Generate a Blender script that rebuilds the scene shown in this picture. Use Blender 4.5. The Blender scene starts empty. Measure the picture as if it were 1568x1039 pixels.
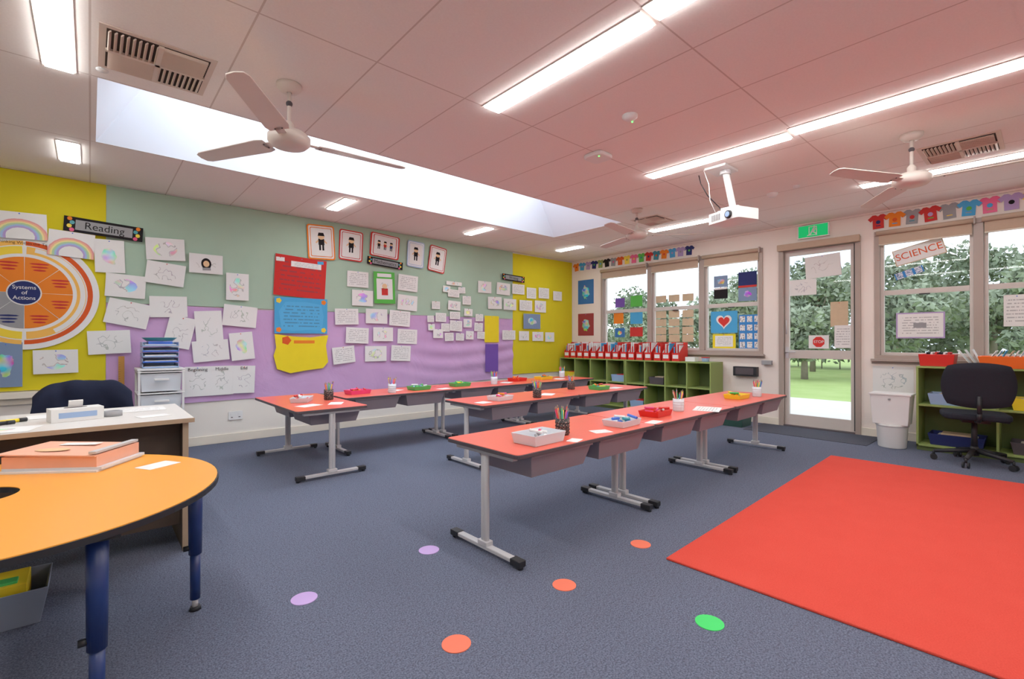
import bpy, math, random
from mathutils import Matrix, Vector, noise as mnoise
random.seed(7)
PI=math.pi
# ------------------------------------------------------------------ room constants (metres)
FARX=7.4; LEFTY=6.5; BACKX=-2.5; RIGHTY=-2.2; CEIL=2.82; CAMH=1.2
# ------------------------------------------------------------------ materials
def s2l(c):
    r=[]
    for v in c[:3]:
        v=v/255.0
        r.append(v/12.92 if v<=.04045 else ((v+.055)/1.055)**2.4)
    return (r[0],r[1],r[2],1.0)
class NM:
    def __init__(s,name,rough=.6,spec=.3,metal=0.0):
        s.m=bpy.data.materials.new(name); s.m.use_nodes=True; s.nt=s.m.node_tree
        s.b=s.nt.nodes['Principled BSDF']; s.b.inputs['Roughness'].default_value=rough
        s.b.inputs['Specular IOR Level'].default_value=spec; s.b.inputs['Metallic'].default_value=metal
        s.tc=s.nt.nodes.new('ShaderNodeTexCoord')
    def link(s,a,b): s.nt.links.new(a,b)
    def setin(s,inp,v):
        if hasattr(v,'is_linked') or hasattr(v,'links'): s.link(v,inp)
        else: inp.default_value=v
    def math(s,op,a,b=0.0):
        n=s.nt.nodes.new('ShaderNodeMath'); n.operation=op; s.setin(n.inputs[0],a); s.setin(n.inputs[1],b); return n.outputs[0]
    def mix(s,f,a,b):
        n=s.nt.nodes.new('ShaderNodeMix'); n.data_type='RGBA'
        s.setin(n.inputs[0],f); s.setin(n.inputs[6],a); s.setin(n.inputs[7],b); return n.outputs[2]
    def noise(s,scale,vec=None,detail=2.0,col=False,dist=0.0):
        n=s.nt.nodes.new('ShaderNodeTexNoise'); n.inputs['Scale'].default_value=scale; n.inputs['Detail'].default_value=detail
        n.inputs['Distortion'].default_value=dist
        s.link(vec if vec is not None else s.tc.outputs['Object'],n.inputs['Vector'])
        return n.outputs['Color' if col else 'Fac']
    def sep(s,v):
        n=s.nt.nodes.new('ShaderNodeSeparateXYZ'); s.link(v,n.inputs[0]); return n.outputs
    def comb(s,x,y,z=0.0):
        n=s.nt.nodes.new('ShaderNodeCombineXYZ'); s.setin(n.inputs[0],x); s.setin(n.inputs[1],y); s.setin(n.inputs[2],z); return n.outputs[0]
    def bump(s,h,strength=.3,dist=.01):
        n=s.nt.nodes.new('ShaderNodeBump'); n.inputs['Strength'].default_value=strength; n.inputs['Distance'].default_value=dist
        s.link(h,n.inputs['Height']); s.link(n.outputs[0],s.b.inputs['Normal'])
    def color(s,v): s.setin(s.b.inputs['Base Color'],v)
def scale_c(c,k): return tuple(min(1,v*k) for v in c[:3])+(1.0,)
MC={}
def mat(name,rgb,rough=.6,spec=.3,metal=0.0,var=.06,vs=8.0,bump=0.0,bs=60.0,detail=2.0):
    if name in MC: return MC[name]
    n=NM(name,rough,spec,metal); c=s2l(rgb)
    f=n.noise(vs,detail=detail)
    n.color(n.mix(f,scale_c(c,1-var),scale_c(c,1+var)))
    if bump>0: n.bump(n.noise(bs,detail=3),bump,.004)
    MC[name]=n.m; return n.m
def emit(name,rgb,strength):
    m=bpy.data.materials.new(name); m.use_nodes=True; nt=m.node_tree
    nt.nodes.clear(); e=nt.nodes.new('ShaderNodeEmission'); o=nt.nodes.new('ShaderNodeOutputMaterial')
    e.inputs[0].default_value=s2l(rgb); e.inputs[1].default_value=strength; nt.links.new(e.outputs[0],o.inputs[0]); return m

def mk_carpet(name,c1,c2,c3):
    n=NM(name,.95,.1)
    f=n.math('ADD',n.math('MULTIPLY',n.math('SUBTRACT',n.noise(150,detail=3),.5),3.0),.5); f.node.use_clamp=True
    g=n.noise(1.4,detail=3); h=n.noise(55,detail=2)
    a=n.mix(f,s2l(c1),s2l(c2)); st=n.math('GREATER_THAN',h,.60)
    a=n.mix(n.math('MULTIPLY',st,.4),a,s2l(c3))
    a=n.mix(n.math('MULTIPLY',g,.25),a,s2l(c1)); n.color(a); n.bump(f,.35,.004); return n.m
M_carpet=mk_carpet('carpet_blue_grey',(68,74,90),(116,122,142),(78,78,90))
M_mat=mk_carpet('entrance_matting',(58,60,70),(86,88,98),(70,70,80))
def mk_rug():
    n=NM('rug_red',.95,.1); f=n.noise(160,detail=3); g=n.noise(5,detail=4)
    a=n.mix(f,s2l((196,50,40)),s2l((222,78,64))); a=n.mix(n.math('MULTIPLY',g,.3),a,s2l((232,92,76))); n.color(a); n.bump(f,.5,.006); return n.m
M_rug=mk_rug()
def mk_ceiling():
    n=NM('ceiling_tile',.9,.1); o=n.sep(n.tc.outputs['Object'])
    f=n.noise(90,detail=4); base=n.mix(f,s2l((236,229,222)),s2l((247,241,234)))
    def line(v,off,pitch,w):
        t=n.math('ADD',v,-off+100*pitch); t=n.math('MODULO',t,pitch); t=n.math('SUBTRACT',t,pitch/2); t=n.math('ABSOLUTE',t)
        return n.math('GREATER_THAN',t,pitch/2-w)
    lx=line(o[0],.62,.625,.005); ly=line(o[1],1.31,1.28,.005)
    l=n.math('MAXIMUM',lx,ly)
    n.color(n.mix(n.math('MULTIPLY',l,.7),base,s2l((190,172,160))))
    h=n.math('SUBTRACT',n.math('MULTIPLY',f,.2),l); n.bump(h,.3,.006); return n.m
M_ceil=mk_ceiling()
M_wall=mat('wall_paint_cream',(232,226,216),.7,.2,var=.02,vs=3,bump=.05,bs=120)
M_wallw=mat('wall_paint_warm',(236,224,214),.7,.2,var=.02,vs=3,bump=.05,bs=120)
M_trim=mat('trim_cream',(232,222,204),.45,.4,var=.03)
M_white=mat('white_plaster',(228,232,238),.7,.2,var=.01,vs=2)
M_frame=mat('aluminium_frame_tan',(164,148,138),.4,.4,var=.04,vs=5)
M_frame2=mat('window_sash_pale',(200,190,182),.4,.4,var=.04,vs=5)
M_blind=mat('roller_blind_beige',(188,164,142),.8,.1,var=.05,vs=20,bump=.1,bs=300)
M_black=mat('black_plastic',(32,32,36),.5,.4,var=.1)
M_dgrey=mat('dark_grey_edge',(78,70,74),.5,.3,var=.08)
M_silver=mat('silver_powdercoat',(196,194,196),.4,.5,metal=.05,var=.05)
M_tray=mat('tote_tray_mauve',(134,122,130),.5,.4,var=.08,vs=6)
M_top=mat('laminate_coral_red',(230,94,74),.33,.45,var=.035,vs=5)
M_orange=mat('laminate_orange',(244,160,54),.35,.45,var=.03,vs=3)
M_navy=mat('navy_powdercoat',(26,48,104),.35,.5,var=.08)
M_yel=mat('felt_yellow',(216,200,40),.95,.1,var=.05,vs=5,bump=.15,bs=250)
M_grn=mat('felt_mint',(164,190,168),.95,.1,var=.04,vs=5,bump=.15,bs=250)
def mk_purple():
    n=NM('fabric_lilac',.85,.15); f=n.noise(2.2,detail=4,dist=.6); n.color(n.mix(f,s2l((190,148,196)),s2l((206,168,212)))); n.bump(f,.45,.05); return n.m
M_pur=mk_purple()
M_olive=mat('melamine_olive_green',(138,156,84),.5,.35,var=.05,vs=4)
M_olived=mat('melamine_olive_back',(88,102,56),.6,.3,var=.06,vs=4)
M_brown=mat('desk_panel_brown',(80,66,56),.6,.3,var=.25,vs=9,detail=5)
M_wood=mat('desk_edge_wood',(168,144,118),.5,.35,var=.12,vs=12)
M_dtop=mat('desk_top_white',(212,208,202),.4,.4,var=.05,vs=90)
M_wpl=mat('white_plastic',(228,228,226),.4,.45,var=.02)
M_fan=mat('fan_offwhite',(212,200,190),.4,.4,var=.03)
M_pap=mat('plain_paper',(230,229,226),.8,.1,var=.02)
M_red=mat('red_plastic',(212,38,30),.4,.45,var=.05)
M_oran=mat('orange_plastic',(240,100,30),.4,.45,var=.05)
M_grnp=mat('green_plastic',(70,180,90),.4,.45,var=.05)
M_pink=mat('pink_plastic',(226,70,124),.4,.45,var=.05)
M_blue=mat('blue_plastic',(60,106,206),.4,.45,var=.05)
M_turq=mat('turquoise_plastic',(60,150,160),.4,.45,var=.05)
M_yell=mat('yellow_plastic',(238,206,40),.4,.45,var=.05)
M_purp=mat('purple_card',(110,76,164),.7,.2,var=.05)
M_lbl=mat('pale_blue_plastic',(146,174,214),.3,.5,var=.05)
M_clear=mat('frosted_plastic',(214,220,226),.25,.5,var=.03)
M_fig=mat('ink_black',(30,28,30),.7,.1,var=.05)
M_skin=mat('printed_skin_tone',(230,190,146),.7,.1,var=.03)
M_navyc=mat('card_navy',(36,44,96),.7,.2,var=.05)
M_redc=mat('card_red',(196,50,46),.7,.2,var=.08,vs=14)
M_bluec=mat('card_sky_blue',(70,160,212),.7,.2,var=.06,vs=8)
M_yelc=mat('card_yellow',(236,212,36),.7,.2,var=.06,vs=8,bump=.3,bs=9)
M_orac=mat('card_orange',(232,124,36),.7,.2,var=.05)
M_orar=mat('card_orange_deep',(214,82,32),.7,.2,var=.05)
M_grnc=mat('card_green',(86,180,72),.7,.2,var=.05)
M_lavc=mat('card_lavender',(172,148,194),.7,.2,var=.05)
M_manila=mat('card_manila',(200,176,144),.7,.2,var=.08,vs=20)
M_teal=mat('card_teal',(60,134,152),.7,.2,var=.3,vs=14)
M_gre=mat('card_grey',(146,146,148),.7,.2,var=.1)
M_jack=mat('jacket_cloth',(26,30,48),.9,.15,var=.2,vs=12,bump=.4,bs=20)
M_ruler=mat('ruler_wood',(194,136,62),.5,.3,var=.1)
M_navfab=mat('office_fabric',(36,38,46),.9,.15,var=.1,vs=60,bump=.2,bs=200)
def mk_paper(name,kind,tint=(230,229,226)):
    n=NM(name,.8,.1); uv=n.sep(n.tc.outputs['UV']); u=n.math('SUBTRACT',uv[0],.5); v=n.math('SUBTRACT',uv[1],.5)
    base=s2l(tint)
    if kind in('sketch','tinted'):
        f=n.noise(11,detail=1.5); l=n.math('LESS_THAN',n.math('ABSOLUTE',n.math('SUBTRACT',f,.5)),.014 if kind=='sketch' else .02)
        d=n.math('SQRT',n.math('ADD',n.math('MULTIPLY',u,u),n.math('MULTIPLY',v,v)))
        mk=n.math('LESS_THAN',n.math('ADD',d,n.math('MULTIPLY',n.noise(5),.3)),.46)
        hue=n.noise(3,col=True); ink=n.mix(.5,hue,s2l((80,70,80)))
        if kind=='tinted':
            hs=n.nt.nodes.new('ShaderNodeHueSaturation'); hs.inputs['Saturation'].default_value=2.6; hs.inputs['Value'].default_value=1.6
            n.link(n.noise(6,col=True,detail=0.0),hs.inputs['Color']); fill=n.math('MULTIPLY',n.math('GREATER_THAN',f,.54),mk)
            base=n.mix(n.math('MULTIPLY',fill,.55),base,hs.outputs[0])
        n.color(n.mix(n.math('MULTIPLY',n.math('MULTIPLY',l,mk),.6),base,ink))
    elif kind=='colour':
        f=n.noise(9,col=True,detail=1.0); g=n.noise(14)
        d=n.math('SQRT',n.math('ADD',n.math('MULTIPLY',u,u),n.math('MULTIPLY',v,v)))
        mk=n.math('LESS_THAN',n.math('ADD',d,n.math('MULTIPLY',g,.35)),.40)
        hs=n.nt.nodes.new('ShaderNodeHueSaturation'); hs.inputs['Saturation'].default_value=2.2; hs.inputs['Value'].default_value=1.4
        n.link(f,hs.inputs['Color']); n.color(n.mix(n.math('MULTIPLY',mk,.7),base,hs.outputs[0]))
    elif kind=='text':
        r=n.math('MULTIPLY',uv[1],9.0); fr=n.math('FRACT',r); fl=n.math('FLOOR',r)
        a=n.math('MULTIPLY',n.math('GREATER_THAN',fr,.35),n.math('LESS_THAN',fr,.68))
        w=n.noise(1.0,vec=n.comb(n.math('MULTIPLY',uv[0],16.0),n.math('MULTIPLY',fl,3.7)),detail=1)
        a=n.math('MULTIPLY',a,n.math('GREATER_THAN',w,.44))
        mk=n.math('MULTIPLY',n.math('LESS_THAN',n.math('ABSOLUTE',u),.4),n.math('LESS_THAN',n.math('ABSOLUTE',v),.4))
        n.color(n.mix(n.math('MULTIPLY',n.math('MULTIPLY',a,mk),.5),base,s2l((70,70,80))))
    elif kind=='rainbow':
        d=n.math('SQRT',n.math('ADD',n.math('MULTIPLY',n.math('MULTIPLY',u,1.3),n.math('MULTIPLY',u,1.3)),n.math('POWER',n.math('ADD',v,.42),2.0)))
        d=n.math('ADD',d,n.math('MULTIPLY',n.math('SUBTRACT',n.noise(30),.5),.04))
        cr=n.nt.nodes.new('ShaderNodeValToRGB'); cr.color_ramp.interpolation='CONSTANT'; n.link(d,cr.inputs[0])
        e=cr.color_ramp.elements; e[0].position=0; e[0].color=base; e[1].position=.34; e[1].color=s2l((150,110,200))
        for p,c in ((.40,(120,170,220)),(.46,(150,200,130)),(.52,(240,220,110)),(.57,(240,160,100)),(.62,(226,110,110)),(.67,tint)):
            x=e.new(p); x.color=s2l(c)
        n.color(n.mix(.25,cr.outputs[0],base))
    elif kind=='cardgrid':
        a=n.math('LESS_THAN',n.math('ABSOLUTE',n.math('SUBTRACT',n.math('FRACT',n.math('MULTIPLY',uv[0],3.0)),.5)),.36)
        b=n.math('LESS_THAN',n.math('ABSOLUTE',n.math('SUBTRACT',n.math('FRACT',n.math('MULTIPLY',uv[1],4.0)),.5)),.34)
        ab=n.math('MULTIPLY',a,b); c=n.mix(ab,s2l((60,130,200)),base)
        f=n.math('GREATER_THAN',n.noise(40),.56); n.color(n.mix(n.math('MULTIPLY',n.math('MULTIPLY',ab,f),.7),c,s2l((50,60,80))))
    return n.m
P_sk=mk_paper('drawing_paper','sketch'); P_co=mk_paper('crayon_paper','colour'); P_tx=mk_paper('printed_page','text'); P_ti=mk_paper('coloured_in_paper','tinted')
P_rb=mk_paper('rainbow_paper','rainbow'); P_gr=mk_paper('grid_poster','cardgrid')
P_txr=mk_paper('red_poster_print','text',(198,50,46)); P_txb=mk_paper('blue_poster_print','text',(84,170,220))
P_ph=mk_paper('photo_print','colour',(120,140,170)); P_art=mk_paper('art_poster_print','colour',(60,110,170)); P_artr=mk_paper('art_poster_print_red','colour',(150,60,60))
def mk_glass():
    m=bpy.data.materials.new('window_glass'); m.use_nodes=True; nt=m.node_tree; nt.nodes.clear()
    t=nt.nodes.new('ShaderNodeBsdfTransparent'); g=nt.nodes.new('ShaderNodeBsdfGlossy'); g.inputs['Roughness'].default_value=.02
    x=nt.nodes.new('ShaderNodeMixShader'); x.inputs[0].default_value=.015; o=nt.nodes.new('ShaderNodeOutputMaterial')
    t.inputs[0].default_value=(.97,.98,.98,1)
    nt.links.new(t.outputs[0],x.inputs[1]); nt.links.new(g.outputs[0],x.inputs[2]); nt.links.new(x.outputs[0],o.inputs[0]); return m
M_glass=mk_glass()
E_strip=emit('fluorescent_diffuser',(252,251,250),23.0)
E_sky=emit('skylight_diffuser',(234,244,255),6.0)
# ------------------------------------------------------------------ mesh builder
class MB:
    def __init__(s): s.v=[];s.f=[];s.m=[];s.uv=[];s.sm=[];s.mats=[];s.M=Matrix.Identity(4)
    def mi(s,m):
        if m not in s.mats: s.mats.append(m)
        return s.mats.index(m)
    def add(s,vs,fs,m,smooth=False,uvs=None):
        b=len(s.v); s.v+= [s.M@Vector(p) for p in vs]; k=s.mi(m)
        for i,f in enumerate(fs):
            s.f.append([b+j for j in f]); s.m.append(k)
            s.sm.append(smooth if isinstance(smooth,bool) else smooth[i]); s.uv.append(uvs[i] if uvs and uvs[i] else None)
    def box(s,c,d,m,R=None,taper=1.0):
        hx,hy,hz=d[0]/2,d[1]/2,d[2]/2; vs=[]
        for z,k in((-hz,taper),(hz,1.0)):
            for x,y in((-hx,-hy),(hx,-hy),(hx,hy),(-hx,hy)): vs.append(Vector((x*k,y*k,z)))
        if R is not None: vs=[R@v for v in vs]
        vs=[v+Vector(c) for v in vs]
        s.add(vs,[(0,3,2,1),(4,5,6,7),(0,1,5,4),(1,2,6,5),(2,3,7,6),(3,0,4,7)],m)
    def bb(s,x0,x1,y0,y1,z0,z1,m): s.box(((x0+x1)/2,(y0+y1)/2,(z0+z1)/2),(x1-x0,y1-y0,z1-z0),m)
    def cyl(s,p0,p1,r0,r1,m,seg=16,caps=True,c1=True):
        p0=Vector(p0);p1=Vector(p1);ax=(p1-p0).normalized(); q=ax.to_track_quat('Z','Y'); vs=[]
        for p,r in((p0,r0),(p1,r1)):
            for i in range(seg):
                a=2*PI*i/seg; vs.append(p+q@Vector((r*math.cos(a),r*math.sin(a),0)))
        fs=[(i,(i+1)%seg,seg+(i+1)%seg,seg+i) for i in range(seg)]; sm=[True]*seg
        if caps: fs.append(tuple(range(seg-1,-1,-1))); sm.append(False)
        if caps and c1: fs.append(tuple(range(seg,2*seg))); sm.append(False)
        s.add(vs,fs,m,sm)
    def lathe(s,prof,m,seg=24,c=(0,0,0)):
        vs=[];fs=[]
        for r,z in prof:
            for i in range(seg):
                a=2*PI*i/seg; vs.append((c[0]+r*math.cos(a),c[1]+r*math.sin(a),c[2]+z))
        for k in range(len(prof)-1):
            for i in range(seg): fs.append((k*seg+i,k*seg+(i+1)%seg,(k+1)*seg+(i+1)%seg,(k+1)*seg+i))
        s.add(vs,fs,m,True)
    def prism(s,pts,z0,z1,m,uv=False):
        n=len(pts); vs=[(p[0],p[1],z0) for p in pts]+[(p[0],p[1],z1) for p in pts]
        fs=[tuple(range(n-1,-1,-1)),tuple(range(n,2*n))]+[(i,(i+1)%n,n+(i+1)%n,n+i) for i in range(n)]
        uvs=None
        if uv:
            xs=[p[0] for p in pts]; ys=[p[1] for p in pts]; x0,x1,y0,y1=min(xs),max(xs),min(ys),max(ys)
            uvs=[None]*len(fs); uvs[1]=[((p[0]-x0)/(x1-x0),(p[1]-y0)/(y1-y0)) for p in pts]
        s.add(vs,fs,m,False,uvs)
    def sphere(s,c,r,m,sc=(1,1,1),seg=14,rings=9):
        vs=[];fs=[]
        for j in range(rings+1):
            t=PI*j/rings
            for i in range(seg):
                a=2*PI*i/seg; vs.append((c[0]+r*sc[0]*math.sin(t)*math.cos(a),c[1]+r*sc[1]*math.sin(t)*math.sin(a),c[2]+r*sc[2]*math.cos(t)))
        for j in range(rings):
            for i in range(seg): fs.append((j*seg+i,(j+1)*seg+i,(j+1)*seg+(i+1)%seg,j*seg+(i+1)%seg))
        s.add(vs,fs,m,True)
    def tube(s,pts,r,m,seg=8):
        for a,b in zip(pts[:-1],pts[1:]): s.cyl(a,b,r,r,m,seg)
    def tub(s,c,sx,sy,h,m,t=.006,taper=.88,rz=0):
        R=Matrix.Rotation(rz,3,'Z')
        def P(x,y,z): return tuple(Vector(c)+R@Vector((x,y,z)))
        a,b=sx/2,sy/2; k=taper
        O0=[P(-a*k,-b*k,0),P(a*k,-b*k,0),P(a*k,b*k,0),P(-a*k,b*k,0)]
        O1=[P(-a,-b,h),P(a,-b,h),P(a,b,h),P(-a,b,h)]
        I1=[P(-a+t,-b+t,h),P(a-t,-b+t,h),P(a-t,b-t,h),P(-a+t,b-t,h)]
        I0=[P(-a*k+t,-b*k+t,t),P(a*k-t,-b*k+t,t),P(a*k-t,b*k-t,t),P(-a*k+t,b*k-t,t)]
        vs=O0+O1+I1+I0; fs=[(0,3,2,1),(12,13,14,15)]
        for i in range(4):
            j=(i+1)%4; fs+= [(i,j,4+j,4+i),(4+i,4+j,8+j,8+i),(8+i,8+j,12+j,12+i)]
        s.add(vs,fs,m)
    def build(s,name,bevel=0.0,seg=2,parent=None,origin=True):
        me=bpy.data.meshes.new(name)
        if origin:
            xs=[v.x for v in s.v];ys=[v.y for v in s.v];zs=[v.z for v in s.v]
            o=Vector(((min(xs)+max(xs))/2,(min(ys)+max(ys))/2,min(zs)))
        else: o=Vector((0,0,0))
        me.from_pydata([tuple(v-o) for v in s.v],[],s.f)
        for m in s.mats: me.materials.append(m)
        uvl=me.uv_layers.new(name='UVMap')
        for i,p in enumerate(me.polygons):
            p.material_index=s.m[i]; p.use_smooth=s.sm[i]
            if s.uv[i]:
                for li,u in zip(p.loop_indices,s.uv[i]): uvl.data[li].uv=u
        me.update(); ob=bpy.data.objects.new(name,me); bpy.context.collection.objects.link(ob); ob.location=o
        if bevel>0:
            b=ob.modifiers.new('bevel','BEVEL'); b.width=bevel; b.segments=seg; b.limit_method='ANGLE'; b.angle_limit=math.radians(50)
        if parent:
            ob.parent=parent; ob.matrix_parent_inverse=Matrix.Translation(-parent.location)
        return ob
def empty(name,loc):
    e=bpy.data.objects.new(name,None); e.location=loc; e.empty_display_size=.1; bpy.context.collection.objects.link(e); return e
def text(body,size,F,m,parent=None,off=.001,name='lettering',ext=.0004):
    c=bpy.data.curves.new(name,'FONT'); c.body=body; c.size=size; c.align_x='CENTER'; c.align_y='CENTER'; c.extrude=ext
    c.materials.append(m); ob=bpy.data.objects.new(name,c); bpy.context.collection.objects.link(ob)
    Mx=F@Matrix.Translation((0,0,off))
    if parent:
        ob.parent=parent; ob.matrix_parent_inverse=Matrix.Translation(-parent.location)
    ob.matrix_basis=Mx
    return ob
def FL(X,Z,rot=0,off=.03):
    B=Matrix(((1,0,0,X),(0,0,-1,LEFTY-off),(0,1,0,Z),(0,0,0,1))); return B@Matrix.Rotation(math.radians(rot),4,'Z')
def FR(Y,Z,rot=0,off=.0,X=FARX):
    B=Matrix(((0,0,-1,X-off),(-1,0,0,Y),(0,1,0,Z),(0,0,0,1))); return B@Matrix.Rotation(math.radians(rot),4,'Z')
def rrect(w,h,r,n=4,cx=0,cy=0):
    p=[]
    for sx,sy,a0 in((1,-1,-90),(1,1,0),(-1,1,90),(-1,-1,180)):
        for i in range(n+1):
            a=math.radians(a0+90*i/n); p.append((cx+sx*(w/2-r)+r*math.cos(a),cy+sy*(h/2-r)+r*math.sin(a)))
    return p
def rect(w,h,cx=0,cy=0): return [(cx-w/2,cy-h/2),(cx+w/2,cy-h/2),(cx+w/2,cy+h/2),(cx-w/2,cy+h/2)]
def disc(r,cx=0,cy=0,n=32,sy=1): return [(cx+r*math.cos(2*PI*i/n),cy+sy*r*math.sin(2*PI*i/n)) for i in range(n)]
# ------------------------------------------------------------------ shell
b=MB(); b.bb(BACKX,FARX,RIGHTY,LEFTY,-.1,0,M_carpet); b.build('floor',origin=False)
b=MB(); b.bb(BACKX-.15,FARX+.15,LEFTY,LEFTY+.15,-.1,CEIL+.1,M_wall); b.build('wall_left',origin=False)
b=MB(); b.bb(BACKX-.15,BACKX,RIGHTY-.15,LEFTY,-.1,CEIL+.1,M_wall); b.build('wall_back',origin=False)
b=MB(); b.bb(BACKX,FARX+.15,RIGHTY-.15,RIGHTY,-.1,CEIL+.1,M_wall); b.build('wall_right',origin=False)
DY0,DY1,DZ=1.61,2.58,2.55; AY0,AY1,AZ0,AZ1=2.80,5.76,1.0,2.57; BY0,BY1,BZ0=-.48,1.47,.97
b=MB(); X0,X1=FARX,FARX+.15
b.bb(X0,X1,AY1,LEFTY,-.1,CEIL+.1,M_wallw); b.bb(X0,X1,AY0,AY1,-.1,AZ0,M_wallw); b.bb(X0,X1,AY0,AY1,AZ1,CEIL+.1,M_wallw)
b.bb(X0,X1,DY1,AY0,-.1,CEIL+.1,M_wallw); b.bb(X0,X1,DY0,DY1,DZ,CEIL+.1,M_wallw); b.bb(X0,X1,DY0,DY1,-.1,0.0,M_wallw)
b.bb(X0,X1,BY1,DY0,-.1,CEIL+.1,M_wallw); b.bb(X0,X1,BY0,BY1,-.1,BZ0,M_wallw); b.bb(X0,X1,BY0,BY1,AZ1,CEIL+.1,M_wallw)
b.bb(X0,X1,RIGHTY,BY0,-.1,CEIL+.1,M_wallw); b.build('wall_far',origin=False)
SX0,SX1,SY0,SY1=.03,5.42,3.88,5.14
b=MB(); c1=CEIL+.1
b.bb(BACKX,FARX,RIGHTY,SY0,CEIL,c1,M_ceil); b.bb(BACKX,FARX,SY1,LEFTY,CEIL,c1,M_ceil)
b.bb(BACKX,SX0,SY0,SY1,CEIL,c1,M_ceil); b.bb(SX1,FARX,SY0,SY1,CEIL,c1,M_ceil); ceil_ob=b.build('ceiling',origin=False)
# skylight well
b=MB(); T=3.72; tx0,tx1,ty0,ty1=.55,4.72,4.05,4.98
lo=[(SX0,SY0,CEIL+.001),(SX1,SY0,CEIL+.001),(SX1,SY1,CEIL+.001),(SX0,SY1,CEIL+.001)]; hi=[(tx0,ty0,T),(tx1,ty0,T),(tx1,ty1,T),(tx0,ty1,T)]
for i in range(4):
    j=(i+1)%4; b.add([lo[i],lo[j],hi[j],hi[i]],[(0,3,2,1)],M_white)
b.add([(tx0,ty0,T),(tx1,ty0,T),(tx1,ty1,T),(tx0,ty1,T)],[(0,1,2,3)],E_sky); b.build('skylight_shaft',parent=ceil_ob,origin=False)
# skirting
b=MB(); b.bb(BACKX,FARX-.02,LEFTY-.018,LEFTY,0,.10,M_trim); b.build('baseboard_left',.003,origin=False)
b=MB()
for y0,y1 in((DY1,LEFTY-.02),(RIGHTY,DY0)): b.bb(FARX-.018,FARX,y0,y1,0,.10,M_trim)
b.build('baseboard_far',.003,origin=False)
b=MB(); b.bb(FARX-.03,FARX,RIGHTY,LEFTY,CEIL-.02,CEIL,M_wallw); b.build('trim_1',origin=False)
# ------------------------------------------------------------------ windows & door
def window(name,y0,y1,z0,z1,cuts,zm):
    e=empty(name,(FARX+.05,(y0+y1)/2,z0)); b=MB(); xa,xb=FARX-.02,FARX+.13; w=.055
    b.bb(xa,xb,y0,y1,z1-w,z1,M_frame); b.bb(xa,xb,y0,y1,z0,z0+w,M_frame)
    b.bb(xa,xb,y0,y0+w,z0+w,z1-w,M_frame); b.bb(xa,xb,y1-w,y1,z0+w,z1-w,M_frame)
    ys=[y0]+cuts+[y1]
    for c in cuts: b.bb(xa,xb,c-.04,c+.04,z0+w,z1-w,M_frame)
    b.build('outer_frame',.004,parent=e)
    b=MB(); g=MB()
    for i in range(len(ys)-1):
        a=ys[i]+(.055 if i==0 else .04); c=ys[i+1]-(.055 if i==len(ys)-2 else .04); f=.035; s0,s1=FARX+.03,FARX+.08
        za,zb=z0+w,z1-w
        b.bb(s0,s1,a,a+f,za,zb,M_frame2); b.bb(s0,s1,c-f,c,za,zb,M_frame2)
        b.bb(s0,s1,a+f,c-f,za,za+f,M_frame2); b.bb(s0,s1,a+f,c-f,zb-f,zb,M_frame2); b.bb(s0,s1,a+f,c-f,zm-.03,zm+.03,M_frame2)
        b.bb(s0-.02,s0,(a+c)/2-.05,(a+c)/2+.05,zm-.045,zm-.03,M_black)
        g.bb(FARX+.054,FARX+.06,a+f,c-f,za+f,zb-f,M_glass)
    b.build('sashes',.003,parent=e); g.build('glass',parent=e)
    b=MB(); b.bb(FARX-.07,FARX-.0205,y0-.03,y1+.03,z0-.02,z0+.012,M_frame); b.bb(FARX-.02,FARX-.0,y0-.03,y1+.03,z0-.05,z0-.001,M_frame); b.build('sill',.004,parent=e)
    b=MB()
    for i in range(len(ys)-1):
        a=ys[i]+.03; c=ys[i+1]-.03
        b.cyl((FARX-.055,a,z1-.03),(FARX-.055,c,z1-.03),.028,.028,M_blind,14); b.bb(FARX-.085,FARX-.025,a-.01,a+.004,z1-.07,z1+.01,M_frame)
        b.bb(FARX-.034,FARX-.031,a+.02,c-.02,z1-.17,z1-.03,M_blind); b.cyl((FARX-.033,a+.02,z1-.175),(FARX-.033,c-.02,z1-.175),.009,.009,M_trim,8)
    b.build('roller_blinds',parent=e); return e
window('window_1',AY0,AY1,AZ0,AZ1,[3.73,4.69],1.76)
window('window_2',BY0,BY1,BZ0,AZ1,[.53],1.80)
e=empty('door_1',(FARX+.05,(DY0+DY1)/2,0)); b=MB(); w=.06; xa,xb=FARX-.03,FARX+.13
b.bb(xa,xb,DY0,DY0+w,0,DZ,M_frame); b.bb(xa,xb,DY1-w,DY1,0,DZ,M_frame); b.bb(xa,xb,DY0+w,DY1-w,DZ-.07,DZ,M_frame); b.bb(xa,xb,DY0+w,DY1-w,0,.02,M_dgrey)
b.bb(FARX-.09,FARX-.031,DY0,DY1,DZ-.075,DZ+.01,M_blind)
b.build('door_frame',.004,parent=e)
b=MB(); g=MB(); a,c=DY0+w+.004,DY1-w-.004; s0,s1=FARX+.03,FARX+.075; st=.055
b.bb(s0,s1,a,a+st,.02,2.475,M_frame2); b.bb(s0,s1,c-st,c,.02,2.475,M_frame2)
b.bb(s0,s1,a+st,c-st,.02,.17,M_frame2); b.bb(s0,s1,a+st,c-st,2.40,2.475,M_frame2); b.bb(s0,s1,a+st,c-st,.96,1.075,M_frame2)
b.bb(s0-.003,s0-.0005,a+.0,a+.02,.03,2.47,M_black)
b.build('door_leaf',.004,parent=e); g.bb(s0+.02,s0+.026,a+st,c-st,.17,2.40,M_glass); g.build('door_glass',parent=e)
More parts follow.
